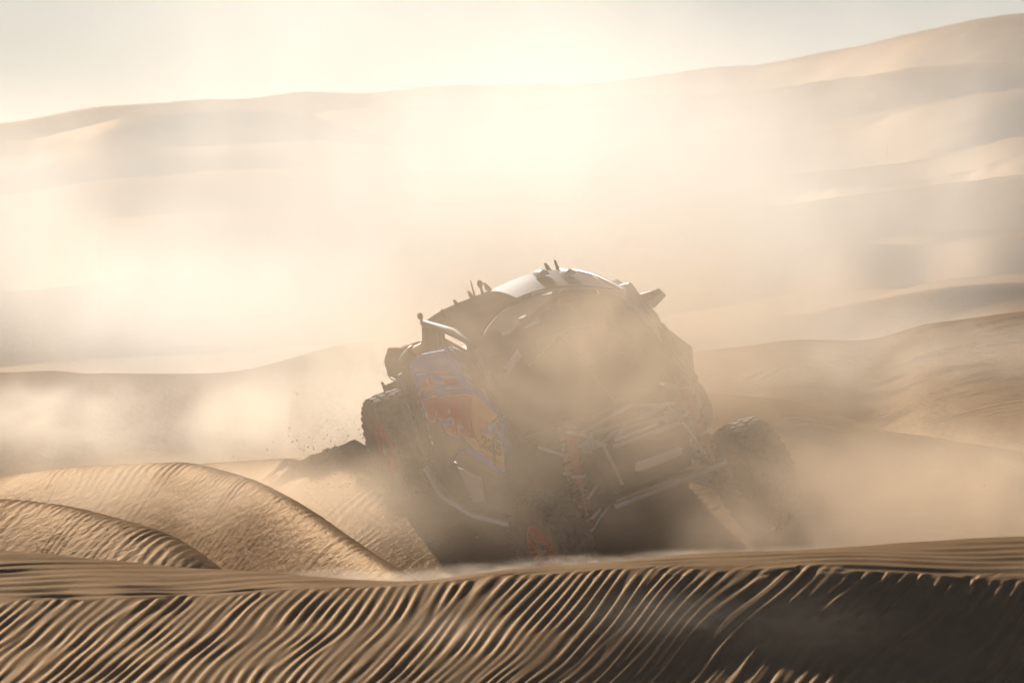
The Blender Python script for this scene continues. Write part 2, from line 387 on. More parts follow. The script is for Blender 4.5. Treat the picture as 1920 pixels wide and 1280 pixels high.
ZB = 0.45                                                    # the root stands this far under the hub plane
class MB:
    def __init__(s): s.v = []; s.f = []
    def add(s, vs, fs):
        o = len(s.v); s.v += [tuple(p) for p in vs]; s.f += [tuple(i + o for i in q) for q in fs]; return s
    def box(s, c, size, rot=None, taper=1.0):
        hx, hy, hz = (a / 2 for a in size); c = Vector(c)
        vs = []
        for z in (-1, 1):
            k = taper if z > 0 else 1.0
            for x, y in ((-1, -1), (1, -1), (1, 1), (-1, 1)):
                p = Vector((x * hx * k, y * hy * k, z * hz))
                if rot is not None: p = rot @ p
                vs.append(c + p)
        return s.add(vs, [(3, 2, 1, 0), (4, 5, 6, 7), (0, 1, 5, 4), (1, 2, 6, 5), (2, 3, 7, 6), (3, 0, 4, 7)])
    def prism(s, poly, off):
        n = len(poly); off = Vector(off); p = [Vector(q) for q in poly]
        return s.add(p + [q + off for q in p], [tuple(range(n))[::-1], tuple(range(n, 2 * n))] + [(i, (i + 1) % n, n + (i + 1) % n, n + i) for i in range(n)])
    def tube(s, pts, r, n=10, closed=False):
        P = [Vector(p) for p in pts]; m = len(P); rs = r if isinstance(r, (list, tuple)) else [r] * m
        vs = []; up = None
        for i in range(m):
            a = P[(i - 1) % m] if (closed or i > 0) else P[i]; b = P[(i + 1) % m] if (closed or i < m - 1) else P[i]
            d = (b - a).normalized()
            if up is None: up = Vector((0, 0, 1)) if abs(d.z) < .9 else Vector((1, 0, 0))
            e1 = (up - d * up.dot(d)).normalized(); up = e1; e2 = d.cross(e1)
            for k in range(n):
                t = 2 * math.pi * k / n; vs.append(P[i] + (e1 * math.cos(t) + e2 * math.sin(t)) * rs[i])
        fs = [(i * n + k, i * n + (k + 1) % n, (i + 1) % m * n + (k + 1) % n, (i + 1) % m * n + k) for i in range(m if closed else m - 1) for k in range(n)]
        if not closed: fs += [tuple(range(n))[::-1], tuple((m - 1) * n + k for k in range(n))]
        return s.add(vs, fs)
    def lathe(s, prof, n=32, c=(0, 0, 0), closed=False):
        """prof: (radius, y) pairs spun about the local y axis"""
        c = Vector(c); m = len(prof)
        vs = [c + Vector((r * math.cos(2 * math.pi * k / n), y, r * math.sin(2 * math.pi * k / n))) for r, y in prof for k in range(n)]
        fs = [(i * n + k, i * n + (k + 1) % n, (i + 1) % m * n + (k + 1) % n, (i + 1) % m * n + k) for i in range(m if closed else m - 1) for k in range(n)]
        return s.add(vs, fs)
    def sheet(s, rows, thick=None):
        r, c = len(rows), len(rows[0]); vs = [p for row in rows for p in row]
        return s.add(vs, [(i * c + j, i * c + j + 1, (i + 1) * c + j + 1, (i + 1) * c + j) for i in range(r - 1) for j in range(c - 1)])
    def build(s, name, mat, parent=None, smooth=False, bevel=0.0, solid=0.0, loc=None, raw=False):
        me = bpy.data.meshes.new(name)
        dz = 0.0 if raw else ZB
        l = Vector(loc) if loc else Vector((0, 0, 0))
        me.from_pydata([(p[0] - l.x, p[1] - l.y, p[2] + dz - l.z) for p in s.v], [], s.f)
        bm = bmesh.new(); bm.from_mesh(me); bmesh.ops.recalc_face_normals(bm, faces=bm.faces)
        if bevel > 0: bmesh.ops.bevel(bm, geom=[e for e in bm.edges if e.calc_face_angle(0) > .5], offset=bevel, segments=2, affect='EDGES', profile=.6)
        if solid > 0: bmesh.ops.solidify(bm, geom=bm.faces[:], thickness=solid)
        bm.to_mesh(me); bm.free()
        if smooth:
            for p in me.polygons: p.use_smooth = True
            try: me.set_sharp_from_angle(angle=R(40))
            except Exception: pass
        me.materials.append(mat)
        o = bpy.data.objects.new(name, me); C.objects.link(o)
        if parent: o.parent = parent
        o.location = l
        return o

_Mi = Matrix((CAR_F, CAR_L, CAR_U))                             # world -> car axes
def U(px, py, ax, val):
    """photo pixel -> point of the car where its ray meets the car plane axis = val"""
    rd = _Mi @ Vector(((px - 960) / F, 1, (640 - py) / F)); ro = _Mi @ (-CAR_O)
    t = (val - ro[ax]) / rd[ax]; return ro + rd * t

def buggy():
    root = bpy.data.objects.new('rally_buggy', None); C.objects.link(root)
    root.matrix_world = Matrix.Translation(car_w(0, 0, -ZB)) @ Matrix((CAR_F, CAR_L, CAR_U)).transposed().to_4x4()
    tag(root, 'blue and silver rally buggy with red wheels, tilted nose-down on the dune in the dust', 'buggy')
    YB = -.08
    L = lambda x, y, z: Vector((x, y + YB, z))                   # y measured from the body's own centre line
    sides = ((-1, 'right'), (1, 'left'))
    # ---- tub and floor
    secs = [(-1.25, .42, .02, .60), (-.9, .62, -.10, .66), (-.3, .68, -.14, .62), (.5, .66, -.14, .52), (1.0, .52, -.08, .46), (1.45, .36, .02, .34), (1.58, .30, .08, .28)]
    mb = MB(); rows = []
    for x, w, z0, z1 in secs:
        rows.append([L(x, -w * .72, z0), L(x, -w, z0 + .12), L(x, -w, z1 - .05), L(x, -w * .9, z1), L(x, w * .9, z1), L(x, w, z1 - .05), L(x, w, z0 + .12), L(x, w * .72, z0), L(x, -w * .72, z0)])
    mb.sheet(rows); mb.add(rows[0][:-1], [tuple(range(8))]); mb.add(rows[-1][:-1], [tuple(range(8))[::-1]])
    mb.build('body_tub', M_CARBON, root, smooth=True)
    mb = MB(); mb.prism([L(-1.2, -.5, -.16), L(-1.2, .5, -.16), L(1.1, .5, -.16), L(1.62, .3, .03), L(1.62, -.3, .03), L(1.1, -.5, -.16)], (0, 0, -.02)); mb.build('skid_plate', M_STEEL, root)
    # ---- side panels with livery
    yp = YB - .735
    pa = [U(p[0], p[1], 1, yp) for p in ((768, 680), (790, 664), (832, 656), (862, 700), (888, 736), (942, 782), (948, 838), (944, 892), (905, 866), (862, 838), (838, 880), (829, 880), (805, 812), (785, 740))]
    for s, nm in sides:
        poly = pa if s < 0 else [Vector((p.x, 2 * YB - p.y, p.z)) for p in pa]
        o = MB().prism(poly, (0, -s * .03, 0)).build('door_panel', M_BLUE if s < 0 else M_SILVER, root, bevel=.006)
        o['label'] = 'blue door panel printed with a red bull on yellow' if s < 0 else 'silver door panel on the far side'
        if s < 0: door = o
    # livery pieces: thin plates that stand a few millimetres proud of the panel
    def plate(name, pts, mat, lift, parent, th=.002):
        q = [U(x, y, 1, yp - lift) for x, y in pts]
        return MB().prism(q, (0, th, 0)).build(name, mat, parent)
    def sp(pts, n=6):
        """closed smooth outline"""
        out = []; m = len(pts)
        for i in range(m):
            p0, p1, p2, p3 = (Vector(pts[(i + k - 1) % m]) for k in range(4))
            for k in range(n):
                t = k / n
                out.append(.5 * ((2 * p1) + (p2 - p0) * t + (2 * p0 - 5 * p1 + 4 * p2 - p3) * t * t + (3 * p1 - p0 - 3 * p2 + p3) * t ** 3))
        return [(p.x, p.y) for p in out]
    for pts, mt in (([(812, 695), (838, 693), (846, 698), (814, 700)], M_RED), ([(822, 704), (852, 705), (856, 709), (830, 709)], M_SILVER),
                    ([(826, 715), (856, 714), (862, 719), (828, 720)], M_RED), ([(836, 726), (868, 725), (871, 729), (838, 730)], M_SILVER), ([(784, 718), (800, 716), (806, 722), (789, 724)], M_RED),
                    ([(796, 735), (876, 736), (880, 740), (798, 743)], M_DARK)):
        plate('livery_stripe', pts, mt, .004, door)
    plate('dark_skirt', [(800, 790), (826, 791), (834, 812), (852, 822), (872, 824), (884, 842), (862, 838), (838, 880), (829, 880), (806, 812)], M_DARK, .0045, door)
    # yellow disc behind the bull's head and the number board
    yel = plate('yellow_sun', [(883, 742), (890, 738), (938, 782), (936, 790), (930, 792), (926, 802), (898, 790), (899, 830), (902, 846), (890, 842), (876, 828), (872, 820), (884, 800)], M_YEL, .005, door)
    # the bull: white outline plate, red plate on top
    body = [(790, 748), (800, 747), (816, 742), (826, 745), (846, 741), (852, 742), (862, 739), (877, 739), (884, 746), (884, 765), (884, 785), (888, 805), (896, 822), (899, 829), (896, 831), (888, 823), (882, 822), (873, 820), (868, 815), (864, 820), (852, 819), (846, 817), (838, 810), (833, 800), (834, 796), (846, 796), (849, 790), (846, 784), (838, 787), (826, 787), (820, 784), (814, 791), (806, 790), (802, 786), (797, 772)]
    tail = [(784, 738), (786, 730), (800, 724), (804, 721), (800, 714), (802, 706), (809, 705), (814, 714), (818, 720), (812, 728), (796, 734), (790, 742), (792, 750), (788, 746)]
    def shrink(pts, k):
        n = len(pts); area = sum(pts[i][0] * pts[(i + 1) % n][1] - pts[(i + 1) % n][0] * pts[i][1] for i in range(n)); sg = 1 if area > 0 else -1
        out = []
        for i in range(n):
            a, b, c = Vector(pts[i - 1]), Vector(pts[i]), Vector(pts[(i + 1) % n])
            d = (c - a).normalized(); nn = Vector((-d.y, d.x)) * sg; q = b + nn * k; out.append((q.x, q.y))
        return out
    em = plate('bull_emblem', sp(body, 3), M_WHITE, .008, door); plate('bull_tail', sp(tail, 4), M_WHITE, .008, door)
    plate('bull_body', shrink(sp(body, 3), 1.7), M_RED, .0115, door); plate('bull_tail', shrink(sp(tail, 4), 1.7), M_RED, .0115, door)
    for pts in ([(817, 769), (819, 770), (817, 784), (813, 789), (812, 788), (815, 782)], [(841, 766), (845, 766), (844, 776), (840, 775)], [(865, 758), (867, 758), (864, 770), (863, 770)],
                [(843, 800), (846, 806), (848, 812), (846, 812), (843, 806)], [(858, 795), (862, 800), (864, 810), (862, 812), (860, 804), (857, 798)], [(863, 786), (864, 788), (863, 796), (868, 800), (866, 804), (861, 797)],
                [(876, 789), (878, 790), (881, 800), (880, 803), (878, 796)], [(878, 811), (881, 812), (880, 815), (878, 814)], [(852, 803), (854, 806), (853, 811), (851, 811)]):
        plate('bull_line', pts, M_WHITE, .015, door)
    plate('sponsor_block', [(896, 781), (912, 788), (910, 809), (896, 803)], M_ORANGE, .006, door)
    plate('sponsor_band', [(911, 790), (942, 801), (940, 825), (910, 812)], M_BLUE, .007, door)
    plate('sponsor_band', [(916, 798), (922, 800), (921, 806), (915, 804)], M_WHITE, .010, door)
    plate('sponsor_band', [(932, 808), (939, 811), (938, 817), (931, 814)], M_WHITE, .010, door)
    plate('number_board', [(897, 806), (940, 827), (946, 862), (944, 868), (902, 843)], M_YEL, .007, door)
    plate('number_stripe', [(902, 843), (944, 868), (947, 880), (943, 884), (904, 852)], M_ORANGE, .0075, door)
    def digit(ch, px, py, w, h):
        cu = bpy.data.curves.new('digit', 'FONT'); cu.body = ch; cu.size = 1.0; cu.extrude = .004; cu.offset = .03
        ob = bpy.data.objects.new('digit', cu); me = bpy.data.meshes.new_from_object(ob)
        bpy.data.objects.remove(ob)
        xs = [v.co.x for v in me.vertices]; ys = [v.co.y for v in me.vertices]
        x0, x1, y0, y1 = min(xs), max(xs), min(ys), max(ys)
        a = U(px, py, 1, yp - .0095); b = U(px + w[0], py + w[1], 1, yp - .0095); c = U(px + h[0], py + h[1], 1, yp - .0095)
        for v in me.vertices:
            q = a + (b - a) * ((v.co.x - x0) / (x1 - x0)) + (c - a) * ((v.co.y - y0) / (y1 - y0)); q.y += -v.co.z * .5
            v.co = Vector((q.x, q.y, q.z + ZB))
        me.materials.clear(); me.materials.append(M_BLACK); me.name = 'number_digit'
        o = bpy.data.objects.new('number_digit', me); C.objects.link(o); o.parent = door
    digit('2', 903, 837, (10, 5.5), (0, -23)); digit('2', 914.5, 843, (10, 5.5), (0, -23)); digit('5', 930, 850.5, (11, 6), (-1, -23))
    for k in range(5): plate('tiny_lettering', [(778 + 4.5 * k, 690 + (k % 2)), (781 + 4.5 * k, 689 + (k % 2)), (782 + 4.5 * k, 694), (779 + 4.5 * k, 695)], M_WHITE, .006, door)
    for k in range(4): plate('tiny_lettering', [(780 + 5 * k, 701 - .3 * k), (784 + 5 * k, 700.5 - .3 * k), (784 + 5 * k, 702.5 - .3 * k), (780 + 5 * k, 703 - .3 * k)], M_WHITE, .006, door)
    # strap / hose over the door
    mb = MB(); mb.tube([U(x, y, 1, yp - .035) for x, y in ((934, 772), (938, 782), (939, 789), (934, 798), (927, 810), (925, 826), (926, 848), (928, 872))], .012); mb.build('door_strap', M_BLACK, root, smooth=True)
    mb = MB(); mb.tube([U(x, y, 1, yp - .03) for x, y in ((925, 790), (930, 786), (934, 780))], .009); mb.build('door_latch', M_BLACK, root, smooth=True)
    # ---- lower side pods and sills
    for s, nm in sides:
        y0 = s * .70
        mb = MB(); mb.prism([L(-1.0, y0, .02), L(-.55, y0, .04), L(.35, y0, .06), L(.62, y0, .30), L(.80, y0 * .9, .10), L(.45, y0 * .95, -.20), L(-.55, y0, -.28), L(-.92, y0, -.20)], (0, -s * .16, 0)); mb.build('side_pod', M_DARK, root, bevel=.02)
        mb = MB(); mb.tube([L(-1.02, s * .74, -.10), L(-.80, s * .75, -.27), L(-.2, s * .75, -.30), L(.5, s * .72, -.24), L(.85, s * .6, -.08)], .026); mb.build('nerf_bar', M_SILVER, root, smooth=True)
        mb = MB(); mb.prism([L(-.35, s * .712, .03), L(.12, s * .712, .05), L(.05, s * .712, -.16), L(-.22, s * .712, -.20)], (0, s * .006, 0)); mb.build('pod_decal', M_SILVER, root)
        # rear quarter: slatted cover between door and rear wheel
        mb = MB(); mb.prism([L(-1.06, s * .72, .66), L(-1.02, s * .72, .30), L(-.96, s * .72, -.06), L(-1.04, s * .70, -.10), L(-1.22, s * .66, .22), L(-1.20, s * .66, .60)], (0, -s * .05, 0)); mb.build('rear_quarter', M_DARK, root, bevel=.012)
        for k in range(4): MB().tube([L(-1.2 + .05 * k, s * .725, .56 - .16 * k), L(-1.04 + .03 * k, s * .735, .46 - .16 * k)], .012, 6).build('quarter_strut', M_STEEL, root, smooth=True)
    # ---- roll cage
    cage = [[(-1.15, .50, .58), (-.80, .53, .98), (-.1, .56, 1.05), (.32, .56, 1.0), (.72, .64, .76), (1.10, .66, .48)], [(-.30, .66, .60), (-.34, .62, .84), (-.42, .55, 1.02)]]
    for s, nm in sides:
        for ln in cage: MB().tube([L(x, s * y, z) for x, y, z in ln], .028, 10).build('cage_tube', M_TUBE, root, smooth=True)
        MB().tube([L(-.34, s * .63, .80), L(.42, s * .62, .56)], .018).build('cage_tube', M_TUBE, root, smooth=True)
    MB().tube([L(-.42, -.55, 1.02), L(-.42, .55, 1.02)], .026).build('cage_tube', M_TUBE, root, smooth=True)
    MB().tube([L(-.80, -.5, .96), L(-.80, .5, .96)], .026).build('cage_tube', M_TUBE, root, smooth=True)
    MB().tube([L(-.36, -.6, .62), L(-.42, .5, 1.0)], .02).build('cage_tube', M_TUBE, root, smooth=True)
    # ---- windscreen
    def ws(u_, v_, off=0.0):                                    # u -1..1 across, v 0 top .. 1 base
        y = u_ * (.57 + .11 * v_)
        x0 = -.10 + .45 * u_ * u_; xb = 1.14 - .21 * u_ * u_
        x = x0 + (xb - x0) * v_ + .12 * math.sin(math.pi * v_) * (1 - .4 * u_ * u_) + off * .55
        z = (1.095 - .10 * u_ * u_) * (1 - v_) + (.49 - .04 * u_ * u_) * v_ + .075 * math.sin(math.pi * v_) * (1 - .5 * u_ * u_) + off * .83
        return L(x, y, z)
    mb = MB(); mb.sheet([[ws(-1 + 2 * j / 16, i / 10) for j in range(17)] for i in range(11)]); mb.build('windscreen', M_GLASS, root, smooth=True)
    for s, nm in sides:
        MB().tube([ws(s * 1.0, i / 8, .005) for i in range(9)], .024).build('windscreen_pillar', M_SILVER if s > 0 else M_DARK, root, smooth=True)
    mb = MB(); mb.tube([ws(-1 + 2 * j / 12, 1.0, .006) for j in range(13)], .020); mb.build('windscreen_seal', M_BLACK, root, smooth=True)
    wp = MB(); wp.tube([ws(.05, .98, .03), ws(-.02, .55, .035), ws(-.06, .40, .035)], .008); wp.build('wiper_arm', M_BLACK, root, smooth=True)
    wp = MB(); wp.tube([ws(-.55, .50, .028), ws(-.06, .40, .03), ws(.42, .36, .028)], .006); wp.build('wiper_blade', M_STEEL, root, smooth=True)
    MB().sheet([[ws(-.80 + .26 * j / 4, .36 + .07 * i - .01 * j, .008) for j in range(5)] for i in range(2)]).build('windscreen_sticker', M_WHITE, root, solid=.001)
    # ---- side windows
    for s, nm in sides:
        q = [L(-.30, s * .70, .66), L(.05, s * .715, .66), L(.55, s * .71, .52), L(.95, s * .69, .50), L(.62, s * .66, .76), L(.28, s * .60, .97), L(-.30, s * .60, .99)]
        MB().prism(q, (0, -s * .006, 0)).build('side_window', M_SIDEGLASS, root)
        q2 = [L(-.02, s * .628, .98), L(.30, s * .612, .97), L(.60, s * .672, .77), L(.40, s * .68, .72)]
        o = MB().prism(q2, (0, s * .012, 0)).build('window_net', M_DARK, root)
        for k in range(5):
            a = L(-.02 + .12 * k, s * (.65 + .008 * k), .985 - .068 * k); MB().prism([a, a + Vector((.10, 0, -.015)), a + Vector((.13, s * .004, -.04)), a + Vector((.02, s * .004, -.022))], (0, s * .008, 0)).build('net_stripe', M_BLUE if k % 2 else M_SILVER, o)
        MB().prism([L(.60, s * .69, .80), L(.655, s * .695, .80), L(.80, s * .715, .56), L(.70, s * .71, .55)], (0, s * .01, 0)).build('pillar_trim', M_SILVER, root)
    # ---- roof
    def rf(u_, v_, off=0.0):                                    # v 0 front brow .. 1 rear
        y = u_ * (.585 - .03 * v_)
        x = (-.10 + .45 * u_ * u_) * (1 - v_) - .80 * v_
        z = (1.115 - .10 * u_ * u_) * (1 - v_) + (1.045 - .06 * u_ ** 4) * v_ + .02 * math.sin(math.pi * v_) + off + .06 * math.exp(-((u_ - .62) / .5) ** 2) * math.sin(math.pi * min(1, .1 + v_ * .8))
        return L(x, y, z)
    m = bpy.data.materials.new('roof_paint'); t = NT(m); tc = t.n('TexCoord').outputs['Object']
    ch = t.n('TexNoise', {'Vector': t.vmath('MULTIPLY', tc, (1.0, 1.6, .3)), 'Scale': 3.4, 'Detail': 0.0}); rr = t.n('ValToRGB', {0: ch.outputs[0]}); rr.color_ramp.interpolation = 'CONSTANT'
    rr.color_ramp.elements[0].color = (.13, .13, .15, 1); rr.color_ramp.elements[1].position = .50; rr.color_ramp.elements[1].color = (.05, .11, .36, 1); e = rr.color_ramp.elements.new(.62); e.color = (.30, .17, .14, 1)
    nz = t.n('TexNoise', {'Vector': tc, 'Scale': 4.0, 'Detail': 6.0}); fm = t.n('MapRange', {0: nz.outputs[0], 1: .35, 2: .7, 3: .3, 4: .7})
    mx = t.n('Mix', {0: fm.outputs[0], 6: rr.outputs[0], 7: (.26, .18, .12, 1)}, data_type='RGBA')
    bs = t.n('BsdfPrincipled', {'Base Color': mx.outputs[2], 'Roughness': .6, 'Specular IOR Level': .3}); t.link(bs.outputs[0], t.out.inputs['Surface'])
    roof = MB().sheet([[rf(-1 + 2 * j / 20, i / 14) for j in range(21)] for i in range(15)]).build('roof', M_ROOF, root, smooth=True, solid=.02)
    rows = []
    for i in range(11):
        u_ = -.08 + 1.07 * i / 10; v0 = .03
        rows.append([rf(u_, v0 + (.97 - v0) * j / 8, .006) for j in range(9)])
    MB().sheet(rows).build('roof_panel', m, roof, smooth=True, solid=.003)
    MB().tube([rf(-1 + 1.1 * j / 12, 0, -.008) for j in range(13)], .011).build('roof_brow', M_ROOF, root, smooth=True)
    MB().tube([rf(.1 + .9 * j / 10, 0, -.008) for j in range(11)], .011).build('roof_brow', M_SILVER, root, smooth=True)
    for s, nm in sides:
        MB().prism([L(-1.0, s * .55, .62), L(-.37, s * .63, .66), L(-.38, s * .58, 1.0), L(-.80, s * .54, .97)], (0, -s * .012, 0)).build('quarter_cover', M_ROOF, root)
    for u_, v_ in ((.42, .40), (.66, .30)):
        c = rf(u_, v_, .02); mb = MB()
        for ring in range(5):
            k = ring / 4; mb.v += []
        rows = []
        for i in range(7):
            a = math.pi * i / 6; rows.append([c + Vector((.07 - .16 * k, .045 * math.cos(a) * (1 - .5 * k * k), .045 * math.sin(a) * (1 - .8 * k * k))) for k in [j / 6 for j in range(7)]])
        mb.sheet(rows); mb.add([r_[0] for r_ in rows], [tuple(range(7))]); mb.build('roof_scoop', M_WHITE, roof, smooth=True)
    for u_, v_, h, w in ((.72, .80, .05, .10), (.84, .82, .075, .05), (-.05, .9, .05, .16), (-.30, .9, .045, .12), (-.55, .85, .04, .10), (-.80, .8, .05, .05)):
        c = rf(u_, v_, .0); MB().prism([c + Vector((w * .5, 0, 0)), c + Vector((-w * .5, 0, 0)), c + Vector((-w * .6, 0, h)), c + Vector((-w * .3, 0, h * .9))], (0, .012, 0)).build('roof_fin', M_DARK, roof)
    def upright(name, c, prof, mat, parent, n=12):
        mb = MB(); vs = []; m_ = len(prof)
        for r, z in prof: vs += [c + Vector((r * math.cos(2 * math.pi * k / n), r * math.sin(2 * math.pi * k / n), z)) for k in range(n)]
        mb.add(vs, [(i * n + k, i * n + (k + 1) % n, (i + 1) * n + (k + 1) % n, (i + 1) * n + k) for i in range(m_ - 1) for k in range(n)]); mb.add(vs[-n:], [tuple(range(n))])
        return mb.build(name, mat, parent, smooth=True)
    upright('beacon_antenna', rf(-.14, .92), [(.012, -.02), (.010, .05), (.016, .055), (.021, .07), (.021, .085), (.012, .10), (.003, .105)], M_DARK, roof)
    upright('whip_antenna', rf(-.26, .90), [(.009, -.02), (.007, .03), (.005, .10), (.0025, .13)], M_DARK, roof)
    # tall ball antenna on the rear corner
    c = U(803, 640, 1, YB - .50); d = U(789, 597, 1, YB - .50)
    MB().tube([c, c.lerp(d, .5), d], [.016, .013, .009]).build('antenna_mast', M_DARK, root, smooth=True)
    upright('antenna_ball', d, [(.004, -.01), (.018, .0), (.022, .018), (.018, .035), (.006, .042)], M_DARK, root)
    # silver edge along the left roof rail and pillar
    MB().tube([rf(1.0, 1 - i / 8, .012) for i in range(9)], .018).build('roof_rail', M_SILVER, roof, smooth=True)
    MB().tube([rf(-1.0, 1 - i / 8, .008) for i in range(9)], .016).build('roof_rail', M_ROOF, roof, smooth=True)
    # ---- left side mirror / scoop standing off the pillar
    q = [U(x, y, 1, YB + .86) for x, y in ((1146, 521), (1158, 523), (1196, 550), (1236, 540), (1249, 553), (1229, 576), (1206, 572), (1180, 556))]
    mr = MB().prism(q, (0, -.10, 0)).build('side_mirror', M_DARK, root, bevel=.006)
    q = [U(x, y, 1, YB + .745) for x, y in ((1216, 567), (1243, 547), (1250, 553), (1230, 575))]
    MB().prism(q, (0, -.008, 0)).build('mirror_edge', M_SILVER, mr)
    # left shoulder bulge under the mirror and front cowl
    q = [U(x, y, 1, YB + .80) for x, y in ((1200, 572), (1222, 576), (1236, 590), (1246, 620), (1252, 640), (1230, 640), (1205, 600))]
    MB().prism(q, (0, -.06, 0)).build('shoulder_panel', M_SILVER, root, bevel=.015)
    q = [U(x, y, 1, YB + .78) for x, y in ((1262, 648), (1288, 668), (1302, 690), (1308, 712), (1318, 722), (1330, 742), (1326, 790), (1300, 800), (1270, 740))]
    MB().prism(q, (0, -.10, 0)).build('front_cowl', M_DARK, root, bevel=.02)
    q = [U(x, y, 1, YB + .80) for x, y in ((1318, 748), (1330, 745), (1337, 757), (1339, 785), (1334, 802), (1316, 806))]
    MB().prism(q, (0, -.12, 0)).build('side_cushion', M_DARK, root, bevel=.02)
    # ---- bonnet and nose
    def bn(u_, v_, off=0.0):
        return L(1.10 + .46 * v_ - .06 * u_ * u_, u_ * (.62 - .27 * v_), .50 - .13 * v_ - .03 * u_ * u_ + off)
    bon = MB().sheet([[bn(-1 + 2 * j / 10, i / 6) for j in range(11)] for i in range(7)]).build('bonnet', M_DARK, root, smooth=True, solid=.02)
    for pts in (((-.9, .98), (-.55, .55), (.1, .62), (.75, .5)), ((-.9, .98), (-.3, .72), (.55, .80)), ((-.45, .95), (-.05, .62), (.5, .62)), ((.70, .55), (.95, .98), (.55, .8)), ((-.6, .42), (.2, .25), (.85, .55))):
        MB().tube([bn(u_, v_, .02) for u_, v_ in pts], .016, 8).build('bonnet_stripe', M_SILVER, bon, smooth=True)
    for s, nm in sides:
        MB().prism([bn(s * .62, .62, .012), bn(s * .98, .70, .012), bn(s * .98, .99, .012), bn(s * .60, .99, .012)], (0, 0, .008)).build('bonnet_patch', M_SILVER, bon)
        MB().tube([bn(s * .99, .9, .01), L(1.46, s * .52, .40), L(1.20, s * .60, .44)], .014, 8).build('fender_stay', M_SILVER, root, smooth=True)
    # bull bar
    xb = 1.62
    B = lambda px, py, x=xb: U(px, py, 0, x)
    MB().tube([B(1150, 838), B(1195, 822), B(1274, 793)], .019).build('bumper_bar', M_SILVER, root, smooth=True)
    MB().tube([B(1152, 825), B(1200, 808), B(1232, 794)], .009).build('bumper_bar', M_WHITE, root, smooth=True)
    MB().tube([B(1132, 836), B(1150, 872), B(1167, 908)], .014).build('bumper_post', M_SILVER, root, smooth=True)
    MB().tube([B(1280, 792), B(1300, 820), B(1320, 850)], .014).build('bumper_post', M_SILVER, root, smooth=True)
    MB().tube([B(1152, 950, 1.60), B(1260, 908, 1.62), B(1362, 866, 1.60)], .020).build('skid_bar', M_SILVER, root, smooth=True)
    MB().tube([B(1131, 836), B(1085, 812), B(1060, 812, 1.5)], .014).build('bumper_post', M_SILVER, root, smooth=True)
    lb = [B(1191, 884), B(1193, 869), B(1200, 864), B(1274, 838), B(1281, 840), B(1279, 852), B(1272, 857), B(1200, 884)]
    MB().prism(lb, (-.05, 0, 0)).build('light_bar', M_LED, root, bevel=.008)
    MB().prism([L(1.585, -.36, .40), L(1.585, .36, .40), L(1.60, .30, .06), L(1.60, -.30, .06)], (-.02, 0, 0)).build('radiator_grille', M_DARK, root)
    # ---- seats, dash, wheel
    for s in (-1, 1):
        st = MB(); st.box(L(-.02, s * .29, .10), (.46, .42, .12)).box(L(-.26, s * .29, .42), (.12, .42, .62), Matrix.Rotation(R(-14), 3, 'Y')).box(L(-.34, s * .29, .80), (.10, .26, .18)); st.build('seat', M_CLOTH, root, bevel=.03)
    MB().prism([L(.55, -.6, .46), L(.95, -.6, .50), L(.95, .6, .50), L(.55, .6, .46)], (0, 0, -.14)).build('dashboard', M_CLOTH, root, bevel=.02)
    cc = L(.42, .29, .56); rot = Matrix.Rotation(R(-62), 3, 'Y')
    MB().tube([cc + rot @ Vector((.16 * math.cos(a), .16 * math.sin(a), 0)) for a in [2 * math.pi * k / 20 for k in range(20)]], .013, 8, closed=True).build('steering_wheel', M_CLOTH, root, smooth=True)
    # ---- tail: engine cover, spare-wheel plate with a hole, strap, pipes
    MB().prism([L(-1.25, -.40, .60), L(-.45, -.5, .80), L(-.45, .5, .80), L(-1.25, .40, .60), ], (0, 0, -.2)).build('engine_cover', M_DARK, root, bevel=.03)
    yq = YB - .56
    outer = [U(x, y, 1, yq) for x, y in ((722, 668), (728, 655), (745, 652), (768, 645), (788, 640), (792, 662), (780, 690), (768, 705), (740, 715), (733, 712), (727, 704), (724, 690), (720, 680))]
    hc = U(738, 680, 1, yq); hr = .020; n = len(outer); hole = []
    for p in outer:
        d = Vector((p.x - hc.x, 0, p.z - hc.z)).normalized(); hole.append(hc + d * hr)
    mb = MB(); th = Vector((0, .03, 0))
    vs = outer + hole + [p + th for p in outer] + [p + th for p in hole]
    mb.add(vs, [(i, (i + 1) % n, n + (i + 1) % n, n + i) for i in range(n)] + [(2 * n + i, 3 * n + i, 3 * n + (i + 1) % n, 2 * n + (i + 1) % n) for i in range(n)]
           + [(i, 2 * n + i, 2 * n + (i + 1) % n, (i + 1) % n) for i in range(n)] + [(n + i, n + (i + 1) % n, 3 * n + (i + 1) % n, 3 * n + i) for i in range(n)])
    mb.build('spare_wheel_plate', M_DARK, root)
    MB().tube([U(x, y, 1, yq - .01) for x, y in ((726, 668), (729, 653), (745, 652), (757, 653), (770, 646), (785, 641))], .008, 8).build('tie_down_strap', M_RED, root, smooth=True)
    mb = MB(); a = U(764, 672, 1, yq - .05); b = U(775, 660, 1, yq - .05); mb.tube([a + (a - b) * .3, a, b, b + (b - a) * .2], [.05, .055, .055, .045], 12); mb.build('exhaust_pipe', M_BLACK, root, smooth=True)
    mb = MB(); a = U(790, 668, 1, yq - .06); mb.tube([a, U(782, 655, 1, yq - .06), U(795, 650, 1, yq - .06)], .035, 12); mb.build('air_hose', M_ORANGE, root, smooth=True)
    q = [U(x, y, 1, YB - .62) for x, y in ((716, 724), (736, 716), (752, 706), (770, 700), (778, 722), (775, 745), (750, 748), (730, 744), (720, 734))]
    MB().prism(q, (0, .04, 0)).build('mud_flap', M_DARK, root)
    for (x0, y0, x1, y1) in ((716, 717, 722, 727), (733, 708, 745, 714), (748, 704, 768, 692)):
        MB().tube([U(x0, y0, 1, YB - .63), U(x1, y1, 1, YB - .63)], .010, 6).build('flap_bracket', M_STEEL, root)
